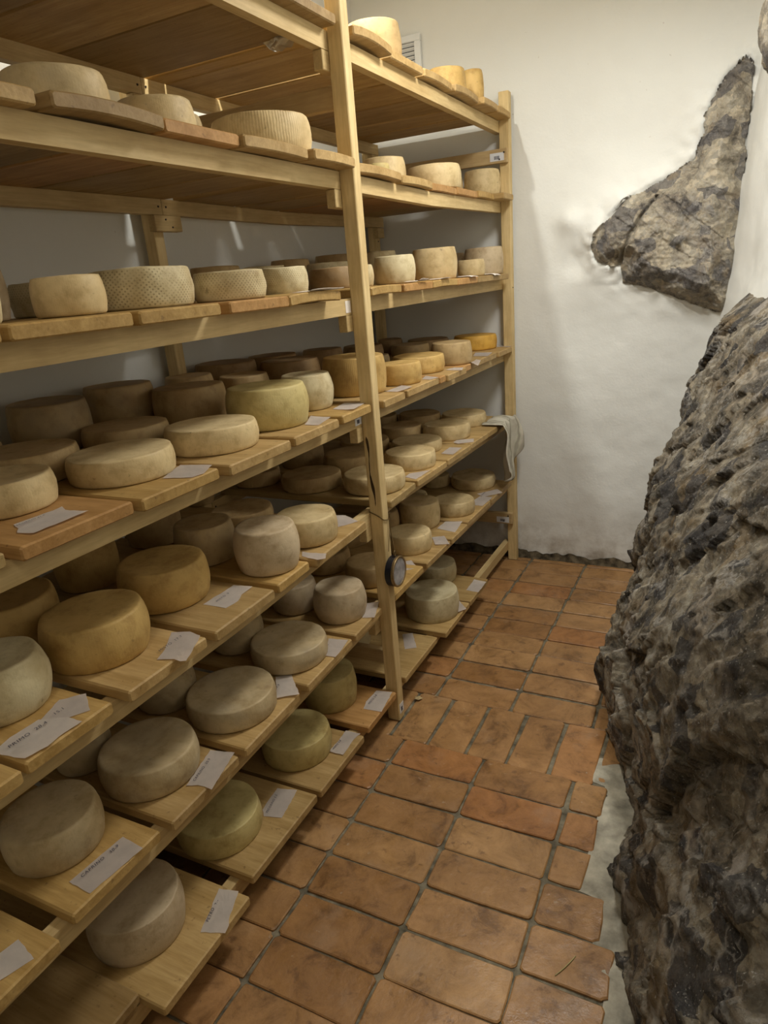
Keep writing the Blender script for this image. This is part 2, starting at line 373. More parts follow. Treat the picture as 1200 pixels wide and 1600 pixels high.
# ------------------------------------------------------------------ bedrock on the right
RY, RZ, RG = [[0.0,0.1,0.2,0.3,0.4,0.5,0.6,0.7,0.8,0.9,1.0,1.1,1.2,1.3,1.4,1.5,1.6,1.7,1.8,1.9,2.0,2.1,2.2,2.3,2.4,2.5,2.6,2.7,2.8,2.9,3.0,3.1,3.2,3.3,3.4,3.5,3.6],[0.0,0.1,0.2,0.3,0.4,0.5,0.6,0.7,0.8,0.9,1.0,1.1,1.2,1.3,1.4,1.5,1.6,1.7],[[1.346,1.341,1.336,1.331,1.326,1.321,1.316,1.311,1.306,1.301,1.296,1.341,1.389,1.455,1.509,1.562,1.602,1.642],[1.256,1.251,1.246,1.241,1.236,1.231,1.226,1.221,1.216,1.211,1.206,1.251,1.299,1.365,1.419,1.472,1.512,1.552],[1.166,1.161,1.156,1.151,1.146,1.141,1.136,1.131,1.126,1.121,1.13,1.161,1.209,1.275,1.329,1.382,1.422,1.462],[1.072,1.067,1.062,1.057,1.052,1.047,1.042,1.037,1.032,1.027,1.13,1.13,1.131,1.185,1.251,1.296,1.336,1.375],[1.063,1.058,1.053,1.048,1.043,1.038,1.033,1.028,1.023,1.02,1.13,1.13,1.141,1.198,1.263,1.303,1.342,1.382],[1.023,1.035,1.049,1.065,1.082,1.1,1.12,1.141,1.165,1.188,1.23,1.292,1.338,1.413,1.497,1.602,1.708,1.793],[0.978,1.006,1.037,1.071,1.108,1.147,1.189,1.233,1.274,1.325,1.396,1.438,1.493,1.578,1.701,1.867,2.039,2.169],[0.965,0.991,1.02,1.052,1.085,1.122,1.155,1.198,1.241,1.308,1.35,1.387,1.462,1.548,1.675,1.842,2.012,2.139],[0.952,0.976,1.002,1.03,1.061,1.085,1.129,1.163,1.226,1.268,1.298,1.357,1.441,1.514,1.645,1.815,1.985,2.11],[0.938,0.959,0.982,1.006,1.027,1.067,1.093,1.151,1.193,1.221,1.26,1.329,1.406,1.49,1.622,1.788,1.957,2.081],[0.923,0.941,0.953,0.977,1.012,1.029,1.084,1.125,1.149,1.174,1.232,1.315,1.382,1.468,1.594,1.761,1.93,2.052],[0.907,0.909,0.934,0.964,0.973,1.023,1.064,1.084,1.101,1.147,1.208,1.282,1.35,1.447,1.565,1.736,1.903,2.023],[0.875,0.898,0.92,0.923,0.969,1.01,1.026,1.039,1.065,1.118,1.2,1.253,1.32,1.418,1.542,1.712,1.876,1.994],[0.868,0.883,0.881,0.922,0.963,0.974,0.984,0.996,1.044,1.098,1.169,1.231,1.304,1.39,1.515,1.688,1.849,1.965],[0.852,0.846,0.883,0.923,0.929,0.936,0.94,0.971,1.015,1.093,1.138,1.201,1.284,1.365,1.483,1.664,1.822,1.936],[0.817,0.85,0.891,0.891,0.894,0.893,0.908,0.95,0.999,1.067,1.116,1.167,1.268,1.346,1.45,1.64,1.795,1.907],[0.824,0.865,0.86,0.858,0.854,0.854,0.889,0.927,0.996,1.038,1.094,1.153,1.241,1.321,1.426,1.616,1.768,1.878],[0.847,0.836,0.83,0.822,0.814,0.831,0.868,0.91,0.976,1.011,1.067,1.136,1.214,1.294,1.401,1.592,1.741,1.849],[0.819,0.808,0.797,0.783,0.786,0.818,0.851,0.91,0.949,0.993,1.035,1.119,1.188,1.267,1.377,1.568,1.714,1.819],[0.793,0.778,0.761,0.748,0.768,0.796,0.833,0.896,0.921,0.973,1.016,1.105,1.162,1.241,1.353,1.544,1.686,1.79],[0.766,0.745,0.725,0.729,0.756,0.786,0.835,0.871,0.902,0.948,1.004,1.083,1.144,1.223,1.33,1.52,1.659,1.761],[0.736,0.709,0.7,0.717,0.735,0.767,0.827,0.845,0.886,0.919,0.988,1.057,1.128,1.202,1.306,1.497,1.632,1.732],[0.713,0.681,0.683,0.704,0.733,0.771,0.804,0.821,0.866,0.893,0.973,1.033,1.105,1.171,1.283,1.474,1.605,1.703],[0.692,0.678,0.685,0.685,0.711,0.769,0.78,0.807,0.844,0.885,0.961,1.009,1.08,1.141,1.258,1.451,1.578,1.674],[0.68,0.68,0.684,0.702,0.718,0.748,0.757,0.793,0.817,0.873,0.945,0.986,1.055,1.11,1.233,1.427,1.551,1.645],[0.677,0.687,0.681,0.695,0.738,0.731,0.739,0.775,0.789,0.859,0.921,0.964,1.029,1.08,1.208,1.404,1.524,1.616],[0.683,0.684,0.703,0.72,0.738,0.73,0.739,0.755,0.779,0.845,0.897,0.95,1.004,1.058,1.183,1.381,1.497,1.587],[0.687,0.681,0.697,0.74,0.737,0.729,0.749,0.748,0.772,0.836,0.875,0.936,0.985,1.035,1.158,1.358,1.47,1.558],[0.684,0.705,0.722,0.744,0.736,0.738,0.754,0.746,0.787,0.833,0.853,0.916,0.969,1.013,1.133,1.335,1.443,1.528],[0.681,0.698,0.742,0.743,0.734,0.748,0.757,0.755,0.801,0.838,0.847,0.893,0.953,0.99,1.108,1.311,1.415,1.499],[0.707,0.725,0.75,0.742,0.737,0.758,0.757,0.774,0.815,0.844,0.855,0.893,0.925,0.967,1.083,1.288,1.388,1.47],[0.7,0.744,0.749,0.74,0.747,0.762,0.755,0.791,0.833,0.851,0.87,0.902,0.93,0.955,1.058,1.265,1.361,1.441],[0.727,0.756,0.748,0.739,0.758,0.766,0.756,0.805,0.852,0.859,0.888,0.911,0.936,0.969,1.053,1.242,1.334,1.412],[0.747,0.755,0.746,0.747,0.767,0.766,0.776,0.82,0.861,0.868,0.906,0.92,0.941,0.984,1.069,1.248,1.307,1.383],[0.762,0.754,0.745,0.757,0.771,0.764,0.796,0.834,0.867,0.876,0.919,0.93,0.946,0.998,1.085,1.265,1.322,1.365],[0.761,0.752,0.746,0.767,0.774,0.762,0.81,0.852,0.872,0.884,0.927,0.948,0.953,1.013,1.102,1.282,1.337,1.38],[0.76,0.751,0.756,0.776,0.775,0.777,0.824,0.871,0.88,0.895,0.936,0.966,0.966,1.027,1.118,1.299,1.352,1.395]]]
RG = np.array(RG); RY = np.array(RY); RZ = np.array(RZ)
def rock_x(y, z):
    i = min(max((y-RY[0])/(RY[1]-RY[0]), 0), len(RY)-1.001); j = min(max(z/.1, 0), len(RZ)-1.001)
    a, b = int(i), int(j); p, q = i-a, j-b
    return (RG[a, b]*(1-p)+RG[a+1, b]*p)*(1-q)+(RG[a, b+1]*(1-p)+RG[a+1, b+1]*p)*q
def facet(p, s):
    d, c = noise.voronoi(Vector(p)*s)
    k = noise.cell_vector(c[0]*3.7)
    return (Vector(p)*s-c[0]).dot(k-Vector((.5, .5, .5)))*1.6/s + (k.x-.5)*.35/s
def crag(y, z, x0):
    p = (y*1.0+.6*z, z*.8, x0)
    w = Vector(p)+.05*noise.noise_vector(Vector(p)*5)
    return .20*facet(w, 5.0) + .22*facet(w, 12) + .22*facet(w, 27) + .014*fbm(*w, 5, 5) + .004*fbm(w[0]+9, w[1], w[2], 4, 30)
def rock_pt(u, v):
    y = .05+3.52*u; z = -.02+1.72*v
    x = rock_x(y, max(z, 0)); near = min(1, max(0, (y-.3)/.6))
    x += crag(y, z, x*.5)*(.5+.5*near)*max(.12, min(1, (1.46-z)/.22))
    if y < .9: x = max(x, 1.0+(.9-y)*.10 if z > .9 else x)
    x = min(x, right_x(y, max(z, 0))+.03); y += .008*fbm(y, z, 3, 3, 9)
    return (x, min(y, 3.535), z+.007*fbm(y, z, 8, 3, 9))
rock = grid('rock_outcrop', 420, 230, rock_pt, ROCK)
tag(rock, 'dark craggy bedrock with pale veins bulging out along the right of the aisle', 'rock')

# tan rock let into the plaster of the back wall
def wallrock(u, v):
    x = .33+.70*u; z = 1.25+1.06*v
    d = sd(x+.010*fbm(x, 1, z, 3, 14), z+.010*fbm(x, 4, z, 3, 14), POLY)
    y = back_y(x, z)
    if d < 0: return (x, y+.05, z)
    # wide rim rise, deeper towards the low shelf of rock, undercut at the bottom
    bot = 1.50-.42*(x-.5)
    h = .015+.12*min(1, d/.10)*(.55+.45*max(0, min(1, (2.1-z)/.5)))
    if z < bot and x > .5: h *= max(.12, 1-(bot-z)/.13)
    crack = abs((x-.55)-(z-1.62)*.55+.015*fbm(x, 0, z, 3, 12)) if z < 1.80 else 1
    h -= .05*max(0, 1-crack/.013)
    if (x-.55) < (z-1.62)*.55: h *= .72
    h += (.35*crag(z*1.2, x, 4)+.020*fbm(x, 3, z, 6, 7)+.012*fbm(x, 8, z, 5, 22))*min(1, d/.03)
    return (x, y-max(h, .004), z)
wr = grid('wall_rock', 170, 230, wallrock, ROCK_TAN, True)
tag(wr, 'tan and grey triangular rock jutting from the white back wall in the corner', 'rock')
def chunk(u, v):
    a = 2*PI*u; b = PI*v
    p = Vector((math.sin(b)*math.cos(a), math.sin(b)*math.sin(a), math.cos(b)))
    k = 1+.9*facet(p, 1.7)*.35+.10*fbm(*p, 4, 3)
    return (1.085+.085*p.x*k, 3.0+.16*p.y*k, 2.24+.145*p.z*k)
tag(grid('rock_chunk', 48, 32, chunk, ROCK_TAN, True), 'small ochre rock poking out of the right wall near the ceiling', 'rock')

# ------------------------------------------------------------------ shelving rack
rack = bpy.data.objects.new('shelving_rack', None); COL.objects.link(rack)
tag(rack, 'tall pine shelving rack with seven levels of boards carrying the cheeses', 'shelving')
ZC = {0: [(0, 2.195), (4, 2.195)], 1: [(0, 1.851), (1.9, 1.851), (2.6, 1.842), (3.5, 1.854)], 2: [(0, 1.503), (4, 1.502)], 3: [(0, 1.160), (2.0, 1.157), (3.5, 1.150)],
      4: [(.5, .803), (1.2, .798), (1.9, .816), (2.1, .822), (3.4, .796)], 5: [(.4, .449), (.95, .439), (1.9, .463), (2.1, .47), (3.45, .45)], 6: [(0, .103), (4, .103)]}
def zr(L, y): return float(np.interp(y, [a for a, b in ZC[L]], [b for a, b in ZC[L]]))
T = .026; RH = .047; RT = .030
def rail(L, x0, x1, y0, y1):
    n = 14; vs = []; fs = []
    for i in range(n+1):
        y = y0+(y1-y0)*i/n; z = zr(L, y)
        for x, zz in ((x0, z-RH), (x1, z-RH), (x1, z), (x0, z)): vs.append((x, y, zz))
    for i in range(n):
        for k in range(4): a = i*4+k; b = i*4+(k+1) % 4; fs.append((a, b, b+4, a+4))
    fs += [(3, 2, 1, 0), (n*4, n*4+1, n*4+2, n*4+3)]
    me = mesh('rail', vs, fs); return link('rail', me, PINE_Y, rack)
def post(name, x0, x1, y0, y1, z1): return box(name, PINE_Z, rack, x0, x1, y0, y1, 0, z1, .0025)
post('post', -PD, 0, YM, YM+PW, 2.92); post('post', -PD, 0, YF, YF+PW, 2.315)
post('post', -D, -D+PD, YM-.055, YM-.055+PW, 2.92); post('post', -D, -D+PD, YF+.005, YF+PW+.005, 2.315)
post('post', -PD, 0, .10, .143, 2.92); post('post', -D, -D+PD, .06, .103, 2.92)
def screw(parent, x, y, z, ax='x', r=.0035):
    bm = bmesh.new(); bmesh.ops.create_cone(bm, cap_ends=True, segments=8, radius1=r, radius2=r*.8, depth=.003)
    me = bpy.data.meshes.new('screw'); bm.to_mesh(me); bm.free()
    o = link('screw', me, SCREW, parent); pl = parent.location
    o.location = (x-pl.x, y-pl.y, z-pl.z); o.rotation_euler = (0, PI/2, 0) if ax == 'x' else (PI/2, 0, 0); return o
for L in range(7):
    ra = rail(L, -PD-RT, -PD, .14, YM+PW/2-.001); rb = rail(L, -PD-RT, -PD, YM+PW/2+.001, YF+PW)
    rc = rail(L, -D+PD, -D+PD+RT, .14, YM-.034); rd = rail(L, -D+PD, -D+PD+RT, YM-.032, YF+PW)
    zc = zr(L, YM)-RH
    if L < 6:
        for x0, x1, y0 in ((-PD-RT, -PD, YM-.034), (-D+PD, -D+PD+RT, YM-.075)):
            c = box('cleat', PINE_Y, rack, x0, x1, y0, y0+.125, zc-.050, zc-.0005)
            if x0 < -.3:
                screw(c, x1+.001, y0+.05, zc-.014); screw(c, x1+.001, y0+.078, zc-.037)
                screw(rc, x1+.001, YM-.05, zc+.024); screw(rd, x1+.001, YM-.015, zc+.024)
        c = box('cleat', PINE_Y, rack, -D+PD, -D+PD+RT, YF-.03, YF+PW, zc-.05, zc-.0005)
def sticker(parent, x0, x1, y0, y1, z0, z1, lines):
    pl = parent.location
    me = box_me('label_sticker', x0-pl.x, x1-pl.x, y0-pl.y, y1-pl.y, z0-pl.z, z1-pl.z, 0)
    s = link('label_sticker', me, STICKER, parent); s['label'] = 'small white barcode sticker'
    vs = []; fs = []
    for k in range(lines):
        t0 = .3+.4*k/lines; t1 = t0+.22/lines; za = z0+(z1-z0)*.18; zb = z0+(z1-z0)*.62
        if abs(y1-y0) < abs(x1-x0): q = [(x0+(x1-x0)*t, y0-.0006, z) for t, z in ((t0, za), (t1, za), (t1, zb), (t0, zb))]
        else: q = [(x1+.0006, y0+(y1-y0)*t, z) for t, z in ((t0, za), (t1, za), (t1, zb), (t0, zb))]
        n = len(vs); vs += [(a-pl.x, b-pl.y, c-pl.z) for a, b, c in q]; fs.append((n, n+1, n+2, n+3))
    if parent.parent is not None and parent.parent.parent is None:
        b = link('barcode', mesh('barcode', vs, fs), INK, parent)
    return s
bu = box('cross_beam', PINE_X, rack, -D, -.004, YF-.026, YF-.001, 2.018, 2.078); sticker(bu, -.085, -.018, YF-.0272, YF-.0262, 2.028, 2.062, 7)
screw(bu, -.018, YF-.027, 2.061, 'y', .0045); screw(bu, -.040, YF-.027, 2.034, 'y', .0045)
bl = box('cross_beam', PINE_X, rack, -D, -.012, YF-.026, YF-.001, .222, .284); sticker(bl, -.10, -.03, YF-.0272, YF-.0262, .230, .262, 7)
screw(bl, -.035, YF-.027, .268, 'y', .0045); screw(bl, -.06, YF-.027, .238, 'y', .0045)
bx = box('cross_beam', PINE_X, rack, -.70, -.05, YM+PW+.001, YM+PW+.026, .205, .262)
box('cross_beam', PINE_X, rack, -.70, -.05, YM+PW+.001, YM+PW+.026, 2.018, 2.078)
m_rail = [o for o in rack.children if o.name.startswith('rail')]
sticker(m_rail[3*4], -PD-.0005, -PD+.0006, 1.855, 1.897, 1.118, 1.146, 6)
pm = [o for o in rack.children if o.name == 'post'][0]
sticker(pm, -.0005, .0008, 1.905, 1.937, .026, .066, 5)
bm = box('paper_scrap', PAPER2, rack, -PD-.001, -PD+.0012, 1.862, 1.893, 1.462, 1.497, 0)
rear = [o for o in rack.children if o.name.startswith('post')][3]
for z in (1.837, 1.815, 1.74): screw(rear, -D+PD+.001, YF+.025, z)
screw([o for o in rack.children if o.name.startswith('post')][1], .001, YF+.02, 1.46)
# long split and knot in the face of the middle post
def split_me():
    rnd = random.Random(5); n = 26; vs = []; fs = []
    for i in range(n+1):
        f = i/n; z = 1.075-.235*f; xc = -.036+.012*f+.003*math.sin(f*9); w = .0012+.0038*math.exp(-((f-.72)/.13)**2)+.003*math.exp(-((f-.1)/.1)**2)+rnd.uniform(0, .0008)
        if f in (0, 1): w = .0003
        vs += [(xc-w, 0, z), (xc+w, 0, z+rnd.uniform(-.002, .002))]
    for i in range(n): a = i*2; fs.append((a, a+1, a+3, a+2))
    return mesh('post_split', vs, fs)
sp_ = link('post_split', split_me(), simple("dark_knot", (.07, .04, .018), .8, .2, .4), pm); sp_.location = (-pm.location.x, YM-.0012-pm.location.y, -pm.location.z); sp_['label'] = 'dark split and knot in the post face'
# loose boards lying across the rails
TN = {'n': (1, 1, 1), 'r': (1.04, .87, .76), 'l': (1.06, 1.07, 1.06), 'd': (.74, .72, .70), 'y': (1.03, .99, .84), 'g': (.80, .84, .86)}
def board(L, y0, y1, x1, tint='n', t=T, cup=.0, dz=0., x0=-.715):
    nx, ny = 6, 6; w = y1-y0; rnd = random.Random(int(y0*1e3)+L*77)
    prof = []
    for k in range(ny+1):
        s = -1+2*k/ny; prof.append((s*w/2, cup*(1-s*s), 1))
    vs = []; bev = .0035
    sk = rnd.uniform(-.004, .004); e = [rnd.uniform(-.001, .001) for _ in range(nx+1)]
    ring = [(-w/2+bev, t), ] + [(-w/2+bev+(w-2*bev)*k/ny, t) for k in range(1, ny)] + [(w/2-bev, t), (w/2, t-bev), (w/2, bev), (w/2-bev, 0)] + [(w/2-bev-(w-2*bev)*k/ny, 0) for k in range(1, ny)] + [(-w/2+bev, 0), (-w/2, bev), (-w/2, t-bev)]
    n = len(ring); lx = x1-x0
    stations = [0, .25, .5, .75, 1-.004/lx, 1]
    for i, f in enumerate(stations):
        ins = .0028 if f == 1 else 0
        for (yy, zz) in ring:
            s = yy/(w/2); zc = cup*(1-s*s)*(.3+.7*f)
            if ins: yy = yy*(1-ins/(w/2)); zz = t/2+(zz-t/2)*(1-2*ins/t)
            vs.append((f*lx, yy+sk*f, zz+zc))
    fs = []
    for i in range(len(stations)-1):
        for k in range(n): a = i*n+k; b = i*n+(k+1) % n; fs.append((a, a+n, b+n, b))
    fs.append(tuple(range(n))); fs.append(tuple(reversed(range((len(stations)-1)*n, len(stations)*n))))
    yc = (y0+y1)/2
    o = link('shelf_board', mesh('shelf_board', vs, fs), BOARD, rack, (x0, yc, zr(L, yc)+dz+.0004))
    o.rotation_euler[0] = math.atan2(zr(L, y1)-zr(L, y0), w) if L in (4, 5) else 0
    c = TN[tint]; j = rnd.uniform(.9, 1.1); o.color = (c[0]*j, c[1]*j, c[2]*j, 1); return o
BO = {
 0: [(.50, .765, 0, 'd'), (.770, 1.035, 0, 'd'), (1.042, 1.305, 0, 'd'), (1.312, 1.564, 0, 'n'), (1.570, 1.885, -.006, 'd'), (1.902, 1.972, -.056, 'y'), (1.979, 2.229, -.004, 'n', .010), (2.245, 2.498, -.015, 'n'), (2.512, 2.774, -.016, 'n', .006), (2.79, 3.054, -.005, 'n', .008), (3.068, 3.25, .015, 'n', .003), (3.264, 3.452, .012, 'y', .004)],
 1: [(.42, .63, 0, 'n'), (.643, .873, -.014, 'n', .0), (.895, 1.149, -.004, 'd', .006), (1.157, 1.392, -.013, 'r'), (1.402, 1.668, -.002, 'n', .003), (1.672, 1.89, .012, 'n', .003), (1.946, 2.263, -.016, 'n', .005), (2.28, 2.547, -.023, 'l', .004), (2.568, 2.829, -.034, 'r', .002), (2.835, 3.08, -.031, 'r'), (3.084, 3.295, -.025, 'y', .002), (3.30, 3.45, .02, 'l')],
 2: [(.45, .71, 0, 'y'), (.72, .976, 0, 'y'), (.989, 1.227, .002, 'y'), (1.26, 1.495, 0, 'r'), (1.500, 1.757, .003, 'y', .005), (1.946, 2.164, .002, 'y', .003), (2.195, 2.445, 0, 'r'), (2.452, 2.703, 0, 'y', .003), (2.709, 2.949, 0, 'r'), (2.958, 3.42, 0, 'n')],
 3: [(.42, .633, -.018, 'g'), (.65, .895, -.01, 'r'), (.911, 1.141, .003, 'y'), (1.161, 1.406, .017, 'n'), (1.43, 1.66, .010, 'n'), (1.70, 1.881, 0, 'y'), (1.946, 2.107, .015, 'n'), (2.14, 2.427, .010, 'n'), (2.43, 2.49, .014, 'r'), (2.495, 2.70, .025, 'n'), (2.733, 2.822, .002, 'r'), (2.85, 3.204, -.004, 'n'), (3.23, 3.455, .0, 'n')],
 4: [(.35, .551, -.002, 'y'), (.565, .754, -.012, 'y'), (.786, 1.017, -.005, 'n'), (1.044, 1.277, 0, 'n'), (1.30, 1.45, -.003, 'y'), (1.459, 1.759, .012, 'n'), (1.946, 2.155, .012, 'g'), (2.18, 2.471, .008, 'l'), (2.492, 2.772, .005, 'l'), (2.79, 3.031, .001, 'l'), (3.045, 3.247, 0, 'l'), (3.26, 3.45, -.004, 'l')],
 5: [(.30, .529, -.005, 'y'), (.57, .799, -.025, 'y'), (.827, 1.062, -.018, 'n'), (1.09, 1.34, -.013, 'n'), (1.372, 1.638, -.010, 'n'), (1.66, 1.853, -.010, 'n'), (1.946, 2.204, -.002, 'y'), (2.237, 2.491, 0, 'n'), (2.51, 2.707, -.001, 'n'), (2.73, 3.064, -.010, 'n'), (3.08, 3.425, -.007, 'n')],
 6: [(.668, .969, .028, 'l'), (1.017, 1.336, 0, 'l'), (1.35, 1.628, .004, 'n'), (1.672, 1.893, -.002, 'r'), (1.985, 2.307, -.008, 'l'), (2.351, 2.646, .014, 'l'), (2.664, 2.918, .015, 'l')]}
for L, bs in BO.items():
    for b in bs: board(L, b[0], b[1], b[2], b[3], cup=b[4] if len(b) > 4 else 0)
board(6, .36, .655, -.040, 'd'); board(6, .37, .660, -.030, 'd', dz=T+.001, t=.024)

# ------------------------------------------------------------------ cheeses
CH = {
"3a":[-0.251,0.802,0.098,0.064],
"3b":[-0.188,1.046,0.115,0.056],
"3c":[-0.152,1.31,0.116,0.061],
"3d":[-0.163,1.57,0.116,0.112],
"3e":[-0.188,1.817,0.085,0.107],
"3f":[-0.166,2.092,0.111,0.127],
"3g":[-0.412,0.979,0.115,0.067],
"3h":[-0.416,1.282,0.112,0.059],
"3i":[-0.449,1.575,0.11,0.112],
"3j":[-0.49,1.897,0.087,0.097],
"3k":[-0.64,1.236,0.105,0.127],
"3l":[-0.652,1.497,0.104,0.13],
"3m":[-0.647,1.802,0.083,0.11],
"3n":[-0.656,2.014,0.114,0.126],
"3o":[-0.658,2.311,0.101,0.116],
"3p":[-0.486,2.176,0.114,0.111],
"3q":[-0.652,2.689,0.093,0.096],
"3r":[-0.578,2.939,0.097,0.082],
"3s":[-0.096,2.301,0.086,0.075],
"3t":[-0.144,2.595,0.109,0.067],
"3u":[-0.087,2.826,0.089,0.093],
"3v":[-0.173,3.392,0.109,0.07],
"3w":[-0.443,3.183,0.096,0.056],
"3x":[-0.432,3.392,0.109,0.06],
"3y":[-0.616,3.316,0.067,0.074],
"3z":[-0.629,0.959,0.1,0.076],
"3A":[-0.38,2.637,0.079,0.066],
"4a":[-0.21,0.666,0.095,0.107],
"4b":[-0.197,0.89,0.113,0.1],
"4c":[-0.248,1.155,0.113,0.104],
"4d":[-0.315,1.394,0.087,0.11],
"4e":[-0.096,1.392,0.09,0.121],
"4f":[-0.098,1.593,0.094,0.08],
"4g":[-0.443,0.861,0.11,0.113],
"4h":[-0.536,1.164,0.084,0.139],
"4i":[-0.578,1.459,0.086,0.13],
"4j":[-0.672,1.784,0.052,0.099],
"4k":[-0.375,1.646,0.1,0.056],
"4l":[-0.319,2.276,0.11,0.071],
"4m":[-0.358,2.042,0.111,0.051],
"4n":[-0.112,2.071,0.112,0.058],
"4o":[-0.602,2.038,0.089,0.055],
"4p":[-0.572,2.314,0.091,0.089],
"4q":[-0.44,2.623,0.11,0.047],
"4r":[-0.11,2.382,0.102,0.061],
"4s":[-0.2,2.65,0.111,0.045],
"4t":[-0.162,2.916,0.111,0.066],
"4u":[-0.187,3.218,0.112,0.06],
"4v":[-0.368,2.86,0.098,0.063],
"4w":[-0.402,3.158,0.108,0.066],
"4x":[-0.59,3.088,0.089,0.068],
"5a":[-0.208,0.689,0.1,0.089],
"5b":[-0.185,0.944,0.117,0.077],
"5c":[-0.152,1.218,0.122,0.061],
"5d":[-0.147,1.494,0.118,0.062],
"5e":[-0.123,1.773,0.091,0.108],
"5f":[-0.378,0.91,0.07,0.098],
"5g":[-0.355,1.504,0.087,0.099],
"5h":[-0.361,1.188,0.085,0.099],
"5i":[-0.309,1.775,0.081,0.1],
"5j":[-0.369,2.093,0.096,0.075],
"5k":[-0.148,2.041,0.092,0.076],
"5l":[-0.43,2.366,0.099,0.047],
"5m":[-0.133,2.365,0.095,0.077],
"5n":[-0.208,2.652,0.093,0.113],
"5o":[-0.123,2.858,0.099,0.064],
"5p":[-0.179,3.299,0.116,0.059],
"5q":[-0.38,3.264,0.077,0.061],
"5r":[-0.315,2.806,0.08,0.093],
"5s":[-0.342,2.528,0.083,0.096],
"6a":[-0.169,0.798,0.112,0.102],
"6b":[-0.185,1.122,0.118,0.073],
"6c":[-0.167,1.49,0.114,0.08],
"6d":[-0.206,1.772,0.098,0.124],
"6e":[-0.113,2.511,0.121,0.109],
"6f":[-0.234,2.854,0.103,0.086],
"6g":[-0.342,2.148,0.097,0.09],
"2a":[-0.128,0.707,0.084,0.093],
"2b":[-0.379,0.9,0.09,0.112],
"2c":[-0.461,1.163,0.077,0.075],
"2d":[-0.154,0.973,0.068,0.073],
"2e":[-0.218,1.23,0.115,0.084],
"2f":[-0.152,1.464,0.091,0.069],
"2g":[-0.154,1.714,0.068,0.074],
"2h":[-0.203,2.091,0.088,0.068],
"2i":[-0.179,2.237,0.041,0.073],
"2j":[-0.399,2.422,0.107,0.096],
"2k":[-0.615,2.858,0.113,0.139],
"2l":[-0.61,1.979,0.089,0.105],
"2m":[-0.659,2.52,0.083,0.124],
"2n":[-0.45,2.035,0.078,0.092],
"2o":[-0.132,2.405,0.077,0.098],
"2p":[-0.379,2.793,0.072,0.133],
"2q":[-0.138,2.81,0.095,0.124],
"2r":[-0.085,3.117,0.062,0.072],
"2s":[-0.118,3.399,0.095,0.126],
"2t":[-0.28,3.455,0.045,0.114],
"1a":[-0.202,1.084,0.098,0.088],
"1b":[-0.213,1.365,0.087,0.089],
"1c":[-0.355,1.561,0.091,0.107],
"1d":[-0.16,1.694,0.132,0.089],
"1e":[-0.227,2.579,0.081,0.106],
"1f":[-0.163,2.384,0.045,0.058],
"1g":[-0.138,2.855,0.11,0.09],
"1h":[-0.252,3.365,0.053,0.102],
"1i":[-0.12,3.416,0.086,0.114],
"0a":[-0.181,2.462,0.097,0.142],
"0b":[-0.133,3.022,0.083,0.108],
"0c":[-0.083,3.215,0.047,0.136]}
CREAM = (.66, .51, .27); PALE = (.63, .54, .33); TAN = (.50, .355, .17); OCH = (.58, .385, .135); ORG = (.60, .34, .06); BRN = (.34, .22, .10); GRY = (.60, .47, .27); PNK = (.56, .44, .28); YEL = (.58, .47, .20)
WORD = {CREAM: 'cream', PALE: 'pale ivory', TAN: 'tan', OCH: 'ochre', ORG: 'orange', BRN: 'brown', GRY: 'grey-brown', PNK: 'pinkish beige', YEL: 'yellow'}
LOOK = {}
def look(ids, col, mat): 
    for i in ids.split(): LOOK[i] = (col, mat)
look('3a 3b', CREAM, 'plain'); look('3c', CREAM, 'plain'); look('3d', YEL, 'plain'); look('3e', PALE, 'plain'); look('3f 3s 3t', OCH, 'ribbed'); look('3u', TAN, 'plain'); look('3v', ORG, 'plain')
look('3g 3h 3i 3j 3m', TAN, 'plain'); look('3k 3l 3z 3w 3A', TAN, 'mould'); look('3n 3o 3p 3q 3r 3x 3y', BRN, 'plain')
look('4a', PALE, 'plain'); look('4b 4c', OCH, 'plain'); look('4d', TAN, 'mould'); look('4e', PNK, 'plain'); look('4f', CREAM, 'plain'); look('4g 4h', OCH, 'plain'); look('4i 4j 4k', TAN, 'plain')
look('4l 4m 4o 4p 4q 4v 4w 4x', TAN, 'ribbed'); look('4n 4r 4s 4t 4u', CREAM, 'ribbed')
look('5a 5b 5c 5d 5f 5g 5h', GRY, 'mould'); look('5e 5i', PNK, 'mould'); look('5j 5k 5l 5s', TAN, 'plain'); look('5m 5n 5r 5q', CREAM, 'plain'); look('5o 5p', CREAM, 'ribbed')
look('6a', PNK, 'plain'); look('6b 6c 6d', YEL, 'plain'); look('6e 6f', PALE, 'plain'); look('6g', PALE, 'plain')
look('2a', PALE, 'plain'); look('2b', PNK, 'plain'); look('2d', CREAM, 'plain'); look('2c 2e 2f 2g 2n', PALE, 'basket'); look('2h', BRN, 'mould'); look('2i 2o', PALE, 'plain'); look('2j 2p', PALE, 'ribbed'); look('2k 2m 2l', TAN, 'plain'); look('2q', CREAM, 'plain'); look('2r', CREAM, 'ribbed'); look('2s 2t', PNK, 'plain')
look('1a 1b 1c', CREAM, 'mould'); look('1d', CREAM, 'ribbed'); look('1e 1g 1h 1i', CREAM, 'plain'); look('1f', YEL, 'plain'); look('0a', TAN, 'plain'); look('0b 0c', OCH, 'plain')
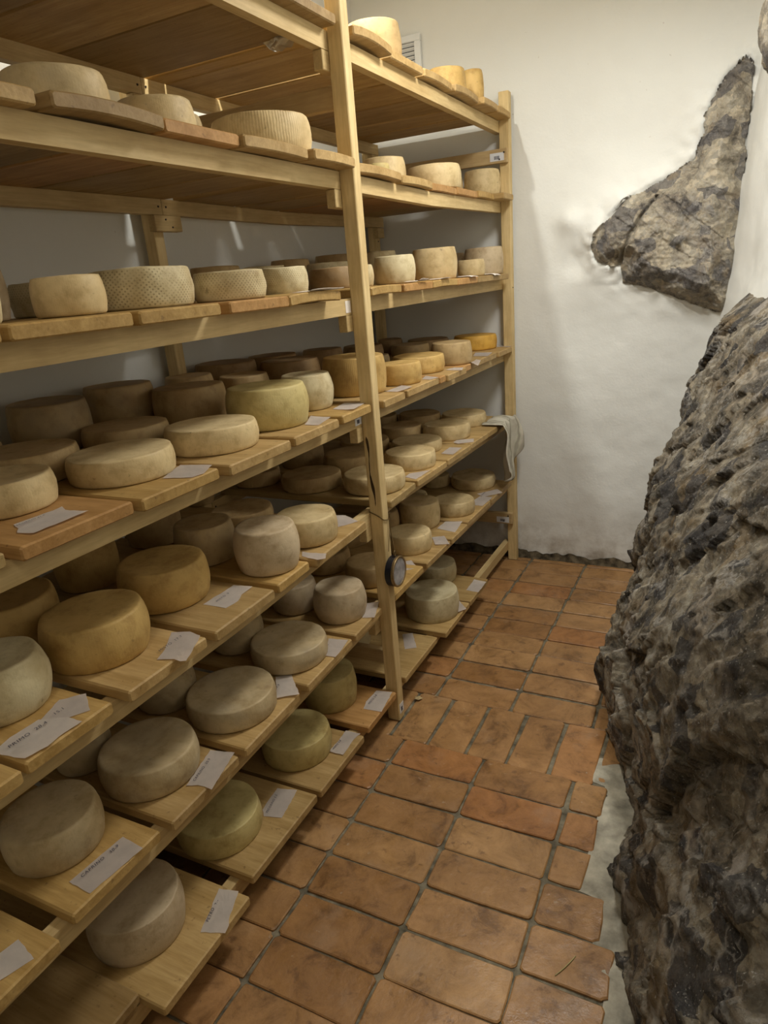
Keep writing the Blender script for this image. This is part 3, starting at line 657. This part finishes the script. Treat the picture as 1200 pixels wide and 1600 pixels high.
def cheese_me(r, h, seed, rough=1.0, bulge=None):
    rnd = random.Random(seed); seg = 60
    e = min(.0085, h*.11) if seed[0] != '6' else .005; b = bulge if bulge is not None else min(.0055, h*.055)
    rt = r-b; prof = [(0, 0), (rt*.55, 0), (rt-e, 0), (rt-e*.35, e*.12), (rt, e*.6)]
    for k in range(1, 8):
        f = k/8; prof.append((rt+b*math.sin(PI*f), e*.6+(h-1.2*e)*f))
    dish = rnd.uniform(.0, .0035)
    prof += [(rt-.001, h-e*.6), (rt-e*.3, h-e*.14), (rt-e, h), (rt*.8, h-dish*.7), (rt*.45, h-dish), (0, h-dish)]
    ox = rnd.uniform(0, 50); vs = []; fs = []; rings = []
    tilt = rnd.uniform(-.02, .02); ta = rnd.uniform(0, 6.28)
    for (rr, zz) in prof:
        if rr == 0: rings.append([len(vs)]); vs.append((0, 0, zz)); continue
        ids = []
        for s in range(seg):
            a = 2*PI*s/seg; n = fbm(math.cos(a)*1.2+ox, math.sin(a)*1.2, zz*9, 3, 1.0); n2 = fbm(math.cos(a)*4+ox, math.sin(a)*4, zz*40, 3, 1.0)
            k = rr*(1+.012*n)+(.0012*n2*rough if rr > rt*.7 else 0)
            ids.append(len(vs)); zt = zz+(zz/h)*(tilt*math.cos(a-ta)*rr+.0012*n*rough)
            vs.append((k*math.cos(a), k*math.sin(a), max(zt, 0) if zz > 0 else 0))
        rings.append(ids)
    for A, B in zip(rings[:-1], rings[1:]):
        for s in range(seg):
            t = (s+1) % seg
            if len(A) == 1: fs.append((A[0], B[t], B[s]))
            elif len(B) == 1: fs.append((A[s], A[t], B[0]))
            else: fs.append((A[s], A[t], B[t], B[s]))
    return mesh('cheese', vs, fs, True)
ORD = ['first', 'second', 'third', 'fourth', 'fifth', 'sixth', 'seventh', 'eighth', 'ninth', 'tenth']
SH = {6: 'lowest shelf', 5: 'second lowest shelf', 4: 'third shelf up', 3: 'fourth shelf up', 2: 'fifth shelf up', 1: 'sixth shelf up', 0: 'topmost shelf'}
info = {}
for k, (x, y, r, h) in CH.items():
    L = int(k[0]); bay = 'left' if y < YM+.03 else 'right'; row = 'front' if x > -.30 else ('middle' if x > -.53 else 'back')
    info[k] = (L, bay, row, y)
for k, (x, y, r, h) in CH.items():
    L, bay, row, _ = info[k]
    same = sorted([q for q in CH if info[q][:3] == (L, bay, row)], key=lambda q: info[q][3]); i = same.index(k)
    colr, mt = LOOK.get(k, (CREAM, 'plain'))
    rnd = random.Random(k); bulge = {'4e': .009, '3e': .009, '3d': .009, '4a': .011, '5e': .009, '2q': .007, '4b': .007, '4c': .007, '6d': .006}.get(k)
    me = cheese_me(r, h, k, 1.6 if mt in ('basket', 'ribbed') else .8, bulge)
    o = link('cheese', me, CHM[mt], None, (x, y, zr(L, y)+T+.0012)); o.rotation_euler[2] = rnd.uniform(0, 6.28)
    j = rnd.uniform(.93, 1.07); o.color = (colr[0]*j, colr[1]*j, colr[2]*j, 1)
    hw = 'tall' if h > .095 else ('flat' if h < .065 else 'thick')
    ex = {'basket': ' basket-dimpled', 'mould': ' mouldy', 'ribbed': ' ribbed', 'plain': ''}[mt]
    pos = 'alone' if len(same) == 1 else ORD[i]+' from left'
    lab = '%s%s %s wheel, %s in %s row, %s, %s bay' % (hw, ex, WORD[colr], pos, row, SH[L], bay)
    tag(o, lab, 'cheese', 'cheese wheels ageing on the shelving rack')

# ------------------------------------------------------------------ handwritten slips of paper
PAP = [
[4,[[-0.095,0.574],[-0.101,0.599],[-0.098,0.655],[-0.05,0.681],[-0.013,0.682],[-0.015,0.632],[-0.009,0.605],[-0.018,0.567],[-0.04,0.563],[-0.083,0.559]]],
[4,[[-0.095,0.656],[-0.118,0.717],[-0.084,0.752],[-0.029,0.714],[-0.05,0.681]]],
[4,[[-0.099,1.007],[-0.058,1.023],[-0.022,1.016],[0.031,0.912],[0.018,0.907],[-0.005,0.913],[-0.041,0.9],[-0.056,0.94]]],
[4,[[-0.126,1.148],[-0.12,1.262],[-0.06,1.264],[-0.063,1.222],[-0.05,1.19],[-0.055,1.148]]],
[4,[[-0.058,1.499],[-0.027,1.496],[0.019,1.505],[0.038,1.468],[0.022,1.455],[-0.04,1.47]]],
[4,[[-0.109,1.782],[-0.077,1.789],[-0.009,1.75],[-0.051,1.688]]],
[3,[[-0.131,0.729],[-0.126,0.809],[-0.131,0.833],[-0.103,0.818],[-0.04,0.818],[-0.04,0.742],[-0.042,0.703],[-0.081,0.699],[-0.102,0.717]]],
[3,[[-0.066,1.036],[-0.11,1.139],[-0.028,1.153],[0.003,1.088],[-0.002,1.056]]],
[3,[[-0.047,1.57],[-0.091,1.675],[-0.026,1.679],[-0.002,1.57]]],
[3,[[-0.087,1.795],[-0.103,1.894],[-0.027,1.901],[-0.003,1.774]]],
[3,[[-0.059,2.108],[-0.057,2.236],[0.005,2.193],[-0.01,2.101]]],
[3,[[-0.039,2.383],[-0.059,2.465],[0.014,2.419],[0.001,2.365]]],
[3,[[-0.036,2.617],[-0.024,2.689],[0.017,2.684],[0.038,2.609]]],
[3,[[-0.006,2.843],[-0.011,2.928],[0.018,2.902],[0.063,2.735]]],
[3,[[-0.077,3.074],[-0.105,3.189],[-0.019,3.182],[-0.001,3.059]]],
[3,[[-0.107,3.555],[-0.108,3.703],[-0.004,3.498],[-0.006,3.414]]],
[4,[[-0.057,2.212],[-0.059,2.258],[-0.002,2.327],[-0.004,2.191]]],
[4,[[-0.062,2.586],[-0.069,2.705],[-0.013,2.707],[-0.006,2.578]]],
[4,[[-0.088,2.798],[-0.089,2.851],[-0.022,2.887],[0.001,2.823],[-0.056,2.776]]],
[5,[[-0.097,0.625],[-0.086,0.754],[-0.022,0.748],[-0.034,0.621]]],
[5,[[-0.068,0.931],[-0.097,1.053],[-0.033,1.069],[-0.002,0.943],[-0.025,0.945],[-0.043,0.943]]],
[5,[[-0.125,1.381],[-0.084,1.405],[-0.003,1.323],[-0.057,1.29]]],
[5,[[-0.083,1.617],[-0.018,1.629],[-0.009,1.567],[-0.007,1.528],[-0.038,1.524]]],
[5,[[-0.077,1.861],[-0.036,1.887],[-0.002,1.783],[-0.041,1.769]]],
[5,[[-0.037,0.414],[-0.015,0.482],[-0.077,0.497],[-0.081,0.474],[-0.088,0.45]]],
[5,[[-0.089,2.229],[-0.072,2.244],[-0.018,2.183],[-0.051,2.144]]],
[5,[[-0.09,2.506],[-0.046,2.534],[0.011,2.448],[-0.042,2.421]]],
[5,[[-0.113,2.616],[-0.109,2.71],[-0.033,2.725],[-0.017,2.587]]],
[5,[[-0.086,3.041],[-0.08,3.113],[-0.013,3.111],[-0.019,2.968],[-0.056,2.969]]],
[5,[[-0.108,3.146],[-0.031,3.249],[0.013,3.19],[-0.059,3.101]]],
[6,[[-0.02,0.841],[-0.054,0.953],[-0.006,0.969],[0.022,0.895],[0.032,0.882],[0.037,0.862]]],
[6,[[-0.116,1.224],[-0.123,1.273],[-0.126,1.314],[-0.063,1.326],[-0.045,1.218],[-0.098,1.204]]],
[6,[[-0.062,1.513],[-0.065,1.63],[-0.011,1.632],[-0.018,1.598],[-0.012,1.515]]],
[6,[[-0.067,1.759],[-0.077,1.8],[-0.072,1.873],[-0.014,1.885],[0.002,1.764]]],
[6,[[-0.155,2.281],[-0.118,2.305],[-0.055,2.201],[-0.096,2.175]]],
[6,[[-0.05,2.621],[-0.044,2.656],[0.024,2.578],[0.003,2.53]]],
[6,[[-0.044,2.762],[-0.043,2.877],[0.02,2.873],[0.019,2.756]]]]
TX = {0: [('PRIMO  28.4', -.068, .575, .013)], 1: [('15.1', -.078, .675, .012)], 2: [('MISTO  17.7', -.055, .925, .012)], 3: [('MISTO  9', -.095, 1.165, .011)],
      6: [('PECORINO 21.4', -.108, .715, .008)], 19: [('CAPRINO   30.9', -.078, .640, .0115, -4)], 20: [('CAPRINO  30.9', -.056, .948, .0105, 12)], 21: [('23.9', -.085, 1.325, .011)], 22: [('27.8', -.06, 1.56, .011)],
      30: [('PETRO  9.5', -.018, .868, .0115, 17)], 31: [('PECORINO 5.5', -.092, 1.216, .010, 12)], 32: [('MISTO 5.8', -.052, 1.525, .010)], 33: [('MISTO 5.8', -.056, 1.785, .012)], 29: [('PECORINO', -.07, 3.12, .010)]}
def paper_me(poly, seed, L):
    bm = bmesh.new(); rnd = random.Random(seed)
    cx = sum(p[0] for p in poly)/len(poly); cy = sum(p[1] for p in poly)/len(poly)
    # ragged outline
    pts = []
    for i in range(len(poly)):
        a, b = poly[i], poly[(i+1) % len(poly)]; d = math.hypot(b[0]-a[0], b[1]-a[1]); n = max(1, int(d/.012))
        for k in range(n):
            f = k/n; q = .0011 if k else 0
            pts.append((a[0]+(b[0]-a[0])*f+rnd.uniform(-q, q), a[1]+(b[1]-a[1])*f+rnd.uniform(-q, q)))
    curl = rnd.uniform(.0, .012); ang = rnd.uniform(0, 6.28)
    def zf(x, y):
        t = (x-cx)*math.cos(ang)+(y-cy)*math.sin(ang); return .0012+curl*max(0, t/.05)**2*.35+.0005*fbm(x, y, seed, 2, 30)
    ring = [bm.verts.new((x-cx, y-cy, zf(x, y))) for x, y in pts]
    ins = [bm.verts.new(((x-cx)*.55, (y-cy)*.55, zf(cx+(x-cx)*.55, cy+(y-cy)*.55))) for x, y in pts]
    c = bm.verts.new((0, 0, zf(cx, cy))); n = len(ring)
    for i in range(n):
        j = (i+1) % n; bm.faces.new((ring[i], ring[j], ins[j], ins[i])); bm.faces.new((ins[i], ins[j], c))
    r = bmesh.ops.solidify(bm, geom=bm.faces[:], thickness=.0004)
    bmesh.ops.recalc_face_normals(bm, faces=bm.faces[:])
    me = bpy.data.meshes.new('paper_slip'); bm.to_mesh(me); bm.free()
    for p in me.polygons: p.use_smooth = False
    return me, cx, cy
def text_me(s, size):
    cu = bpy.data.curves.new('handwriting', 'FONT'); cu.body = s; cu.size = size; cu.shear = .25; cu.offset = .0; cu.space_character = 1.15
    t = bpy.data.objects.new('tmp', cu); COL.objects.link(t); dg = bpy.context.evaluated_depsgraph_get()
    me = bpy.data.meshes.new_from_object(t.evaluated_get(dg)); bpy.data.objects.remove(t); me.name = 'handwriting'
    for v in me.vertices: v.co.y += .0006*noise.noise(Vector((v.co.x*140, size*900, 0)))
    return me
pinfo = []
for i, (L, poly) in enumerate(PAP):
    poly = [(x, min(y, 3.5)) for x, y in poly]; pinfo.append((L, 'left' if sum(p[1] for p in poly)/len(poly) < YM+.02 else 'right', sum(p[1] for p in poly)/len(poly)))
for i, (L, poly) in enumerate(PAP):
    poly = [(x, min(y, 3.5)) for x, y in poly]; me, cx, cy = paper_me(poly, i, L)
    z = zr(L, cy)+T+.0008+(.0016 if i in (0, 29) else 0)
    o = link('paper_slip', me, PAPER2 if i % 3 == 0 else PAPER, None, (cx, cy, z))
    sl = math.atan2(zr(L, cy+.1)-zr(L, cy-.1), .2); o.rotation_euler[0] = sl
    same = sorted([k for k in range(len(PAP)) if pinfo[k][:2] == pinfo[i][:2]], key=lambda k: pinfo[k][2]); r = same.index(i)
    tag(o, 'torn white %spaper slip, %s from left on %s, %s bay' % ('handwritten ' if i in TX else '', ORD[r], SH[L], pinfo[i][1]), 'paper', 'paper slips at the front edges of the shelves')
    for s, tx, ty, size, *ro in TX.get(i, []):
        t = link('handwriting', text_me(s, size), INK, o, (tx-cx, ty-cy, .0042)); t.rotation_euler[2] = PI/2+math.radians(ro[0] if ro else 0)
# slips hanging at the edge of the fifth shelf
for i, (y0, y1, dz) in enumerate(((2.30, 2.37, .006), (2.52, 2.60, .002), (2.83, 2.92, -.004), (3.15, 3.24, -.008), (1.58, 1.75, .004))):
    def sf(u, v, y0=y0, y1=y1, dz=dz):
        x = -.05+.062*u; return (x, y0+(y1-y0)*v+.01*u, zr(2, y0)+T+.006+max(0, (x-.0)/.012)*dz+.0015*math.sin(v*5))
    o = grid('paper_slip', 8, 6, sf, PAPER2)
    s = o.modifiers.new('s', 'SOLIDIFY'); s.thickness = .0005
    if i < 4: lb = 'crumpled white slip poking over edge, %s from left on fifth shelf up, right bay' % ORD[i]
    else: lb = 'flat white slip under brown wheel on fifth shelf up, beside the middle post'
    tag(o, lb, 'paper', 'paper slips at the front edges of the shelves')

# ------------------------------------------------------------------ wall vent
vent = bpy.data.objects.new('wall_vent', None); COL.objects.link(vent); vent.location = (-.535, YB-.012, 2.47)
tag(vent, 'square white slatted air vent on the back wall above the top shelf', 'vent')
def frame_me():
    bm = bmesh.new()
    for x0, x1, z0, z1 in ((-.10, .10, .135, .165), (-.10, .10, -.005, .022), (-.10, -.068, .022, .135), (.068, .10, .022, .135)):
        m = box_me('t', x0, x1, -.014, .006, z0, z1, .003); bm.from_mesh(m); bpy.data.meshes.remove(m)
    me = bpy.data.meshes.new('vent_frame'); bm.to_mesh(me); bm.free(); return me
link('vent_frame', frame_me(), VENT, vent)
for k in range(6):
    s = link('slat', box_me('slat', -.066, .066, -.008, .008, -.0018, .0018, .0006), VENT, vent, (0, -.001, .034+.0185*k)); s.rotation_euler[0] = -.75
link('vent_back', box_me('vent_back', -.07, .07, .0065, .008, .02, .137, 0), DARKHOLE, vent)

# ------------------------------------------------------------------ round dial hanging on the middle post
dial = bpy.data.objects.new('round_dial', None); COL.objects.link(dial); dial.location = (.004, 1.918, .602)
tag(dial, 'small round glass-faced dial hanging from twine on the middle post', 'gauge')
def disc(name, prof, mat, seg=48):
    vs = []; fs = []
    for x, r in prof:
        for s in range(seg):
            a = 2*PI*s/seg; vs.append((x, r*math.cos(a), r*math.sin(a)))
    for i in range(len(prof)-1):
        for s in range(seg): t = (s+1) % seg; fs.append((i*seg+s, i*seg+t, (i+1)*seg+t, (i+1)*seg+s))
    fs.append(tuple(range(seg))[::-1]); n = (len(prof)-1)*seg; fs.append(tuple(range(n, n+seg)))
    return link(name, mesh(name, vs, fs, False), mat, dial)
disc('casing', [(0, .050), (.002, .053), (.022, .053), (.024, .051)], BLACK)
disc('rim', [(.0245, .054), (.032, .0545), (.034, .053), (.034, .048), (.031, .0475)], BRASS)
DIALF = simple('fogged_glass', (.34, .33, .33), .25, .5, .35, 30, bump=.05)
disc('glass', [(.0312, .0474), (.0318, .047)], DIALF)
bm = bmesh.new(); me = bpy.data.meshes.new('hook'); bm.free()
tube('hook', [(.02, 0, .052), (.02, -.008, .066), (.02, 0, .078), (.02, .008, .066), (.02, 0, .052)], .0018, BRASS, dial)
tube('twine', [(.02, 0, .078), (.006, .012, .13), (.003, .018, .178), (.003, .018, .2)], .0018, STRING, dial)
tube('twine', [(.003, .018, .178), (.004, .0, .12), (.003, -.012, .075)], .0010, STRING, dial)
tube('twine', [(-.052, -.021, .216), (-.02, -.0225, .205), (-.002, -.0225, .192), (.0, -.006, .186), (.0, .018, .18), (-.001, .025, .205)], .0018, STRING, dial)

# ------------------------------------------------------------------ cloth hanging at the far post
def cloth_mat():
    m = M('striped_cloth', .9, .1); v = m.co((1, 1, 1), False); sx = m.n('ShaderNodeSeparateXYZ'); m.l(v, sx.inputs[0])
    st = m.math('SINE', m.math('MULTIPLY', m.math('ADD', sx.outputs['Y'], m.math('MULTIPLY', m.noise(v, 8, 2), .06)), 130))
    c = m.ramp(st, [(.0, (.56, .52, .42)), (.6, (.52, .50, .38)), (.9, (.36, .33, .26))])
    n = m.noise(v, 14, 4, .6); c = m.mix(.5, c, m.ramp(n, [(.3, (.6, .55, .55)), (.6, (1, 1, 1))]), 'MULTIPLY')
    m.col(c); m.bump(m.noise(v, 120, 3), .4, .002); return m.m
CLM = cloth_mat()
def cloth_pt(u, v):
    # v<.3 lies over the board, then hangs down in folds
    ytop = 3.16+.22*u; ybot = 3.14+.30*u; low = .225+.085*math.sin(PI*min(1, u*1.35))-(.10*max(0, u-.72)/.28)
    f0 = v*2.0
    fold = math.sin(u*15+.6)*.014+math.sin(u*7+f0)*.010
    if v < .3:
        f = v/.3; x = -.075+.100*f; z = zr(4, 3.3)+T+.012+.012*math.sin(PI*f)*math.sin(PI*u)+.004*math.sin(u*17); y = ytop
    else:
        f = (v-.3)/.7; x = .025+.010*min(1, f*6)+fold*(.5+f)+.006*math.sin(f*7+u*4); z = zr(4, 3.3)+T+.012-low*f-.006*math.sin(u*17)*(1-f); y = ytop+(ybot-ytop)*f**.7+.006*math.sin(f*9+u*20)
    return (x, y, z)
cl = grid('hanging_cloth', 44, 40, cloth_pt, CLM); sm = cl.modifiers.new('s', 'SOLIDIFY'); sm.thickness = .0025
tag(cl, 'crumpled pale green striped cloth hanging off the shelf at the far post', 'cloth')
# thin plastic film caught between two boards of the topmost shelf
FILM = M('plastic_film', .25, .5); FILM.col((.62, .55, .42)); FILM.b.inputs['Transmission Weight'].default_value = .35; FILM.b.inputs['Alpha'].default_value = .85
def film(u, v):
    return (-.225+.085*u+.01*math.sin(v*7), 1.852+.02*v+.008*math.sin(u*9), 2.196-.030*math.sin(PI*u)**.6*v+.003*math.sin(u*21))
fo = grid('plastic_film', 20, 12, film, FILM.m)
tag(fo, 'scrap of clear plastic film drooping between boards of the topmost shelf', 'film')
# bits on the floor
def crumb(u, v):
    a = 2*PI*u; b = PI*v; k = .011*(1+.5*noise.noise(Vector((math.cos(a)*2, math.sin(a)*2, v*5))))
    return (.012+k*math.sin(b)*math.cos(a)*1.2, 2.045+k*math.sin(b)*math.sin(a), .0045+k*.4*(1-math.cos(b))*.9)
tag(grid('cheese_crumb', 14, 10, crumb, CRUMB, True), 'tiny pale crumb on the floor tiles just right of the middle post', 'crumb')
st = tube('straw', [(.742, 1.15, .003), (.762, 1.18, .005), (.775, 1.215, .003)], .0013, STRAW)
tag(st, 'thin dry straw lying on a floor tile near the rock', 'straw')
